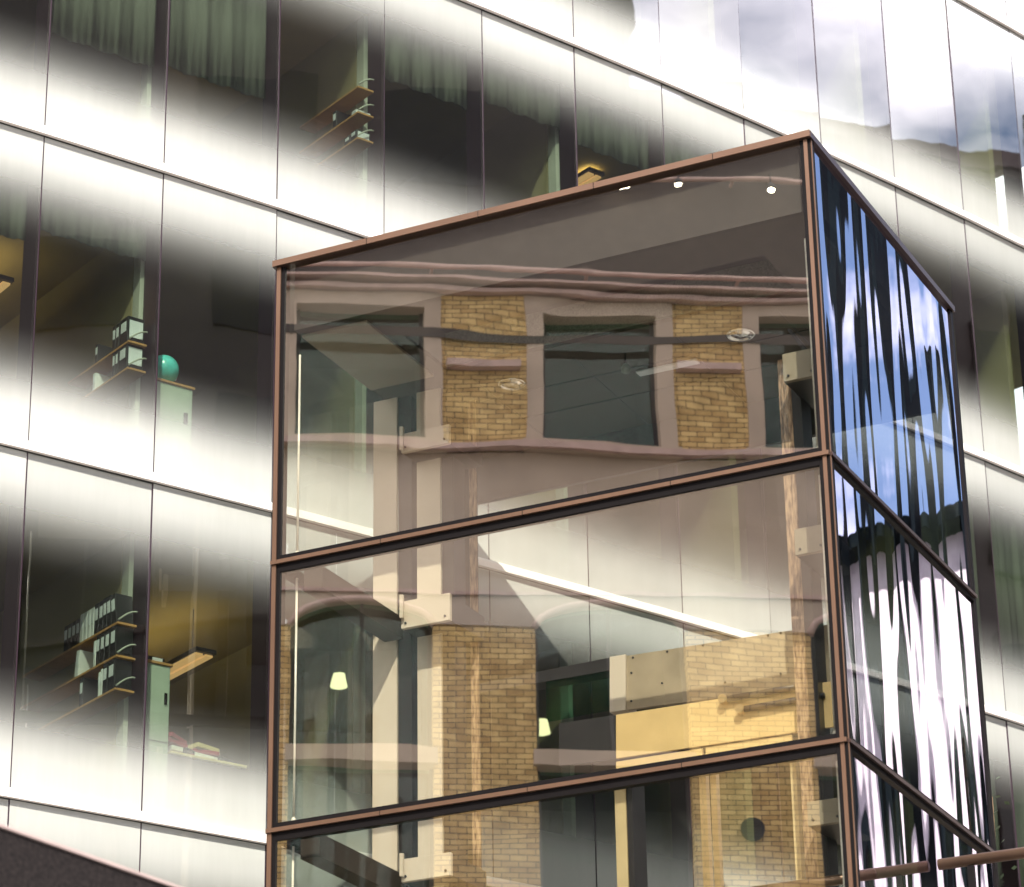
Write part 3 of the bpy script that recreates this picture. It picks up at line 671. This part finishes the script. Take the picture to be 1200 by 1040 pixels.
# attic above the cornice
m = MB(); wb(m, XL, XR, vz(337)+0.001, vz(120), 0.3, 5.0); m.build('attic', M['slate'], brick)
for yy in (318, 207):
    m = MB(); A = vx(XL); B_ = vx(XR); z = vz(yy)
    m.tube([(A, 0.0, z), (B_, 0.0, z)], 0.05, 10)
    o = m.build('roof_rail', M['pinkmetal'], brick, smooth=True)
    m = MB()
    for j in range(9):
        x = A + (B_-A)*j/8; m.tube([(x, 0.0, z), (x, 0.31, z)], 0.03, 6)
    m.build('rail_bracket', M['pinkmetal'], o)
for j, (px, py) in enumerate(((740, 218), (747, 217), (811, 216), (925, 220))):
    o = link('floodlight', None, None, BF.w(vx(px), -0.1, vz(py)), BF.ang)
    tag(o, ['small lit floodlight, left one of the close pair', 'small lit floodlight, right one of the close pair', 'small lit floodlight alone in the middle', 'small lit floodlight nearest the tower corner'][j]+' hanging high on the mirrored building', 'floodlight', 'floodlights mirrored in the top pane')
    MB().lathe([(0.07, 0), (0.075, 0.05), (0.05, 0.10), (0.02, 0.12)], (0, 0, 0), 14).build('housing', M['darkgrey'], o, smooth=True)
    MB().lathe([(0.065, -0.004), (0.055, -0.04), (0.02, -0.06)], (0, 0, 0), 14).build('lens', M['lamp'], o, smooth=True)
    MB().tube([(0, 0.0, 0.12), (0, 0, 0.3), (0, 0.4, 0.3)], 0.012, 6).build('arm', M['darkgrey'], o)
# windows
def bwin(a0, a1, z0, z1, arch=False):
    X0, X1 = sorted((vx(a0), vx(a1)))
    o = MB().box(X0+0.02, X1-0.02, 0.30, 0.31, z0, z1).build('window', M['old_glass'], brick)
    m = MB(); t = 0.07
    m.box(X0, X0+t, 0.25, 0.299, z0, z1); m.box(X1-t, X1, 0.25, 0.299, z0, z1)
    m.box(X0+t+.001, X1-t-.001, 0.25, 0.299, z0, z0+t); (m.box((X0+X1)/2-.03, (X0+X1)/2+.03, 0.262, 0.297, z0+t+.001, z1) if arch else None)
    m.build('window_frame', M['web'], o)
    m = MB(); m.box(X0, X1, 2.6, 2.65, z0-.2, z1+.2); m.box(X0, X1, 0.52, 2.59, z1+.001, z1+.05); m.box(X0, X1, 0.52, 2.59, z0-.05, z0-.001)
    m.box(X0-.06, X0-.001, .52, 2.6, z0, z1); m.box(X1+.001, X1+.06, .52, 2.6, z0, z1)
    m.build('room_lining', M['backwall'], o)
for (a0, a1) in up_w:
    bwin(a0, a1, zsil, zu1)
    m = MB()
    wb(m, a0-20, a0-0.1, zsil-0.1, zc-0.02, -0.05, 0.5); wb(m, a1+0.1, a1+20, zsil-0.1, zc-0.02, -0.05, 0.5)
    wb(m, a0, a1, zu1, zc-0.02, -0.05, 0.5); m.build('stone_surround', M['stone'], brick)
    m = MB(); wb(m, a0-24, a1+24, zu0-0.13, zsil-0.101, -0.12, 0.5); m.build('window_sill', M['stone'], brick)
for (a0, a1) in ((525, 612), (802, 877)):
    m = MB(); wb(m, a0, a1, vz(435), vz(427), -0.2, 0.0); m.build('pier_ledge', M['pinkmetal'], brick)
for (a0, a1) in low_w:
    bwin(a0, a1, zsl1, zap, True)
    bwin(a0, a1, 0.6, zsl0)
    m = MB(); wb(m, a0-4, a1+4, zsl0, zsl1, -0.12, 0.5); m.build('window_sill', M['stone'], brick)
    m = MB(); q = [(vx(a0-1+(a1-a0+2)*j/20), -0.05, zb_t+(zap-zb_t)*math.sqrt(max(0, 1-(j/10-1)**2))-0.02) for j in range(21)]
    m.tube(q, 0.06, 8).build('arch_moulding', M['pinkmetal'], brick, smooth=True)
for px, py, lb in ((402, 788, 'left'), (636, 838, 'right')):
    o = link('hanging_lamp', None, None, BF.w(vx(px), 0.7, vz(py)), BF.ang)
    tag(o, 'cream cone lamp shade glowing in the %s arched window mirrored in the tower' % lb, 'lamp', 'cone lamps in the arched windows')
    MB().lathe([(0.15, -0.1), (0.10, 0.14)], (0, 0, 0), 20).build('lamp_shade', M['shade'], o, smooth=True)
    MB().tube([(0, 0, 0.14), (0, 0, zap-vz(py)-0.01)], 0.006, 6).build('cord', M['black'], o)
# round wall vent
m = MB(); X = vx(866); Zv = vz(972)
m.tube([(X, -0.08, Zv), (X, 0, Zv)], 0.2, 24); o = m.build('wall_vent', M['web'], brick)
m = MB()
for j in range(5): m.box(X-0.13, X+0.13, -0.095, -0.081, Zv-0.12+j*0.055, Zv-0.10+j*0.055)
m.build('vent_slat', M['slate'], o)
m = MB(); wb(m, XL, XR, 0, vz(120), 5.0, 9.0); m.build('rear_block', M['slate'], brick)

# ------------------------------------------------------------------ brown block across the street (mirrored in the curved panes)
def tower_block(name, p0, p1, h, depth, label):
    ang = math.atan2(p1[1]-p0[1], p1[0]-p0[0]); ln = math.hypot(p1[0]-p0[0], p1[1]-p0[1]); fr = Frame(p0, ang)
    return fr, ln, root(name, fr, label, 'building')
fr, ln, r = tower_block('brown_office_block', (45.5, 46), (23, -14), 44.5, 12, 'brown flat roofed office block whose dark roofline is mirrored in the upper right panes')
MB().box(0, 20, 0, 12, 0, 42).build('wall', M['brownblock'], r)
MB().box(20.01, ln, -0.3, 13, 0, 53).build('tall_wing', M['brownblock'], r)
MB().box(-0.2, 20, -0.2, 12.2, 42.001, 42.5).build('roof_parapet', M['slate'], r)
m = MB()
MB().box(6, 12, 6, 10, 42.51, 43.6).build('roof_plant', M['slate'], r)
for j in range(11):
    for k in range(9):
        x = 3+j*(ln-8)/10; z = 3+k*4.5
        m.box(x, x+3.2, -0.35, -0.305 if x > 16 else -0.001, z, z+2.6)
m.build('window_strip', M['dark_pane'], r)

# ------------------------------------------------------------------ finned block (mirrored in the tower side)
az = R(44.5); cpt = Vector((BX+math.sin(az)*30+1, BY+1.5+math.cos(az)*30, 0))
FX = Vector((math.cos(az), -math.sin(az), 0))
FX = Vector((math.cos(az-R(25)), -math.sin(az-R(25)), 0)); fr = Frame((cpt.x-FX.x*14, cpt.y-FX.y*14), -az+R(25))
r = root('finned_office_block', fr, 'pale office block with black vertical fins mirrored in the tower side glass', 'building')
MB().box(0, 28, 0.6, 12, 0, 23.5).build('wall', M['office_panel'], r)
MB().box(-0.3, 28.3, -0.2, 12.3, 23.501, 23.8).build('roof_parapet', M['fin'], r)
x = 0.4; j = 0
while x < 27.5:
    wd = random.choice((0.08, 0.12, 0.2, 0.32)); h = (31, 37, 27, 36, 33, 38, 26, 35, 30, 37, 28, 34)[j % 12]
    MB().box(x, x+wd, -0.8, -0.21, 0, h).build('fin', M['fin'], r); x += wd + random.choice((0.4, 0.55, 0.75, 1.0)); j += 1
for z in (33.0,): MB().box(0.4, 12, -0.6, -0.3, z, z+0.2).build('cross_bar', M['fin'], r)
for k in (0, 3):
    MB().box(0.05, 27.95, 0.55, 0.599, 1+k*3.5, 2.8+k*3.5).build('window_strip', M['dark_pane'], r)

# ------------------------------------------------------------------ granite wall in the lower left corner
gd = ray(0, 966); gt = 15/math.hypot(gd.x, gd.y); g0 = CAM+gd*gt
GF = Frame((g0.x, g0.y), math.pi/2-R(32))
e = GF.hit(222, 1034, 1, 0).x
r = root('granite_wall', GF, 'dark speckled granite wall with a thin stone edge in the lower left corner', 'wall')
MB().box(-5, e, 0, 0.45, 0, g0.z-0.02).build('granite_slab', M['granite'], r, 0.004)
MB().box(-5, e+0.02, -0.012, 0.46, g0.z-0.019, g0.z).build('coping', M['coping'], r, 0.002)

# ------------------------------------------------------------------ handrail and plant beside the tower
T0 = 2.1
A = TF.hit(1090, 1015, 0, T0); r = root('handrail', TF, 'round copper coloured handrail running right from the foot of the tower side', 'handrail', None, (T0, 0, 0))
z = A.z
MB().tube([(0, -0.06, z), (0, -6, z)], 0.05, 14).build('rail', M['railing'], r, smooth=True)
for y in (-0.35, -2.8, -5.4): MB().box(-0.02, 0.02, y-0.03, y+0.03, 0, z-0.051).build('post', M['black'], r)
A = TF.hit(1020, 1026, 0, 0.9); r = root('handrail', TF, 'short copper coloured handrail inside the tower near its right corner', 'handrail', None, (0.9, 0, 0))
MB().tube([(0, 0.12, A.z), (0, 1.3, A.z)], 0.045, 14).build('rail', M['railing'], r, smooth=True)
for y in (0.3, 1.2): MB().box(-0.02, 0.02, y-0.025, y+0.025, 0, A.z-0.046).build('post', M['black'], r)
cT = D+1.0
A = TF.hit(1152, 935, 0, cT); B_ = TF.hit(1150, 1010, 0, cT)
r = root('climbing_plant', TF, 'thin climbing plant with small dark leaves behind the lower right edge of the tower', 'plant', None, (cT, A.y, 0))
m = MB(); lf = MB()
for s_ in range(3):
    pts = [(0.12*math.sin(t*3+s_), 0.12*math.cos(t*2.3+s_*2), t*(A.z+0.3*s_)/1.0) for t in [j/14 for j in range(15)]]
    m.tube(pts, 0.012, 5)
    for j in range(60):
        t = random.uniform(0.5, 1); q = Vector((0.12*math.sin(t*3+s_)+random.uniform(-.15, .15), 0.12*math.cos(t*2.3+s_*2)+random.uniform(-.15, .15), t*(A.z+0.3*s_)))
        d1 = Vector((random.uniform(-1, 1), random.uniform(-1, 1), random.uniform(-.6, .6))).normalized()*0.07; d2 = d1.cross(Vector((random.random(), random.random(), 1))).normalized()*0.028
        n0 = len(lf.v); lf.v += [tuple(q), tuple(q+d1*.5+d2), tuple(q+d1), tuple(q+d1*.5-d2)]; lf.f.append((n0, n0+1, n0+2, n0+3))
m.build('stem', M['rust'], r); lf.build('foliage', M['leaf'], r)
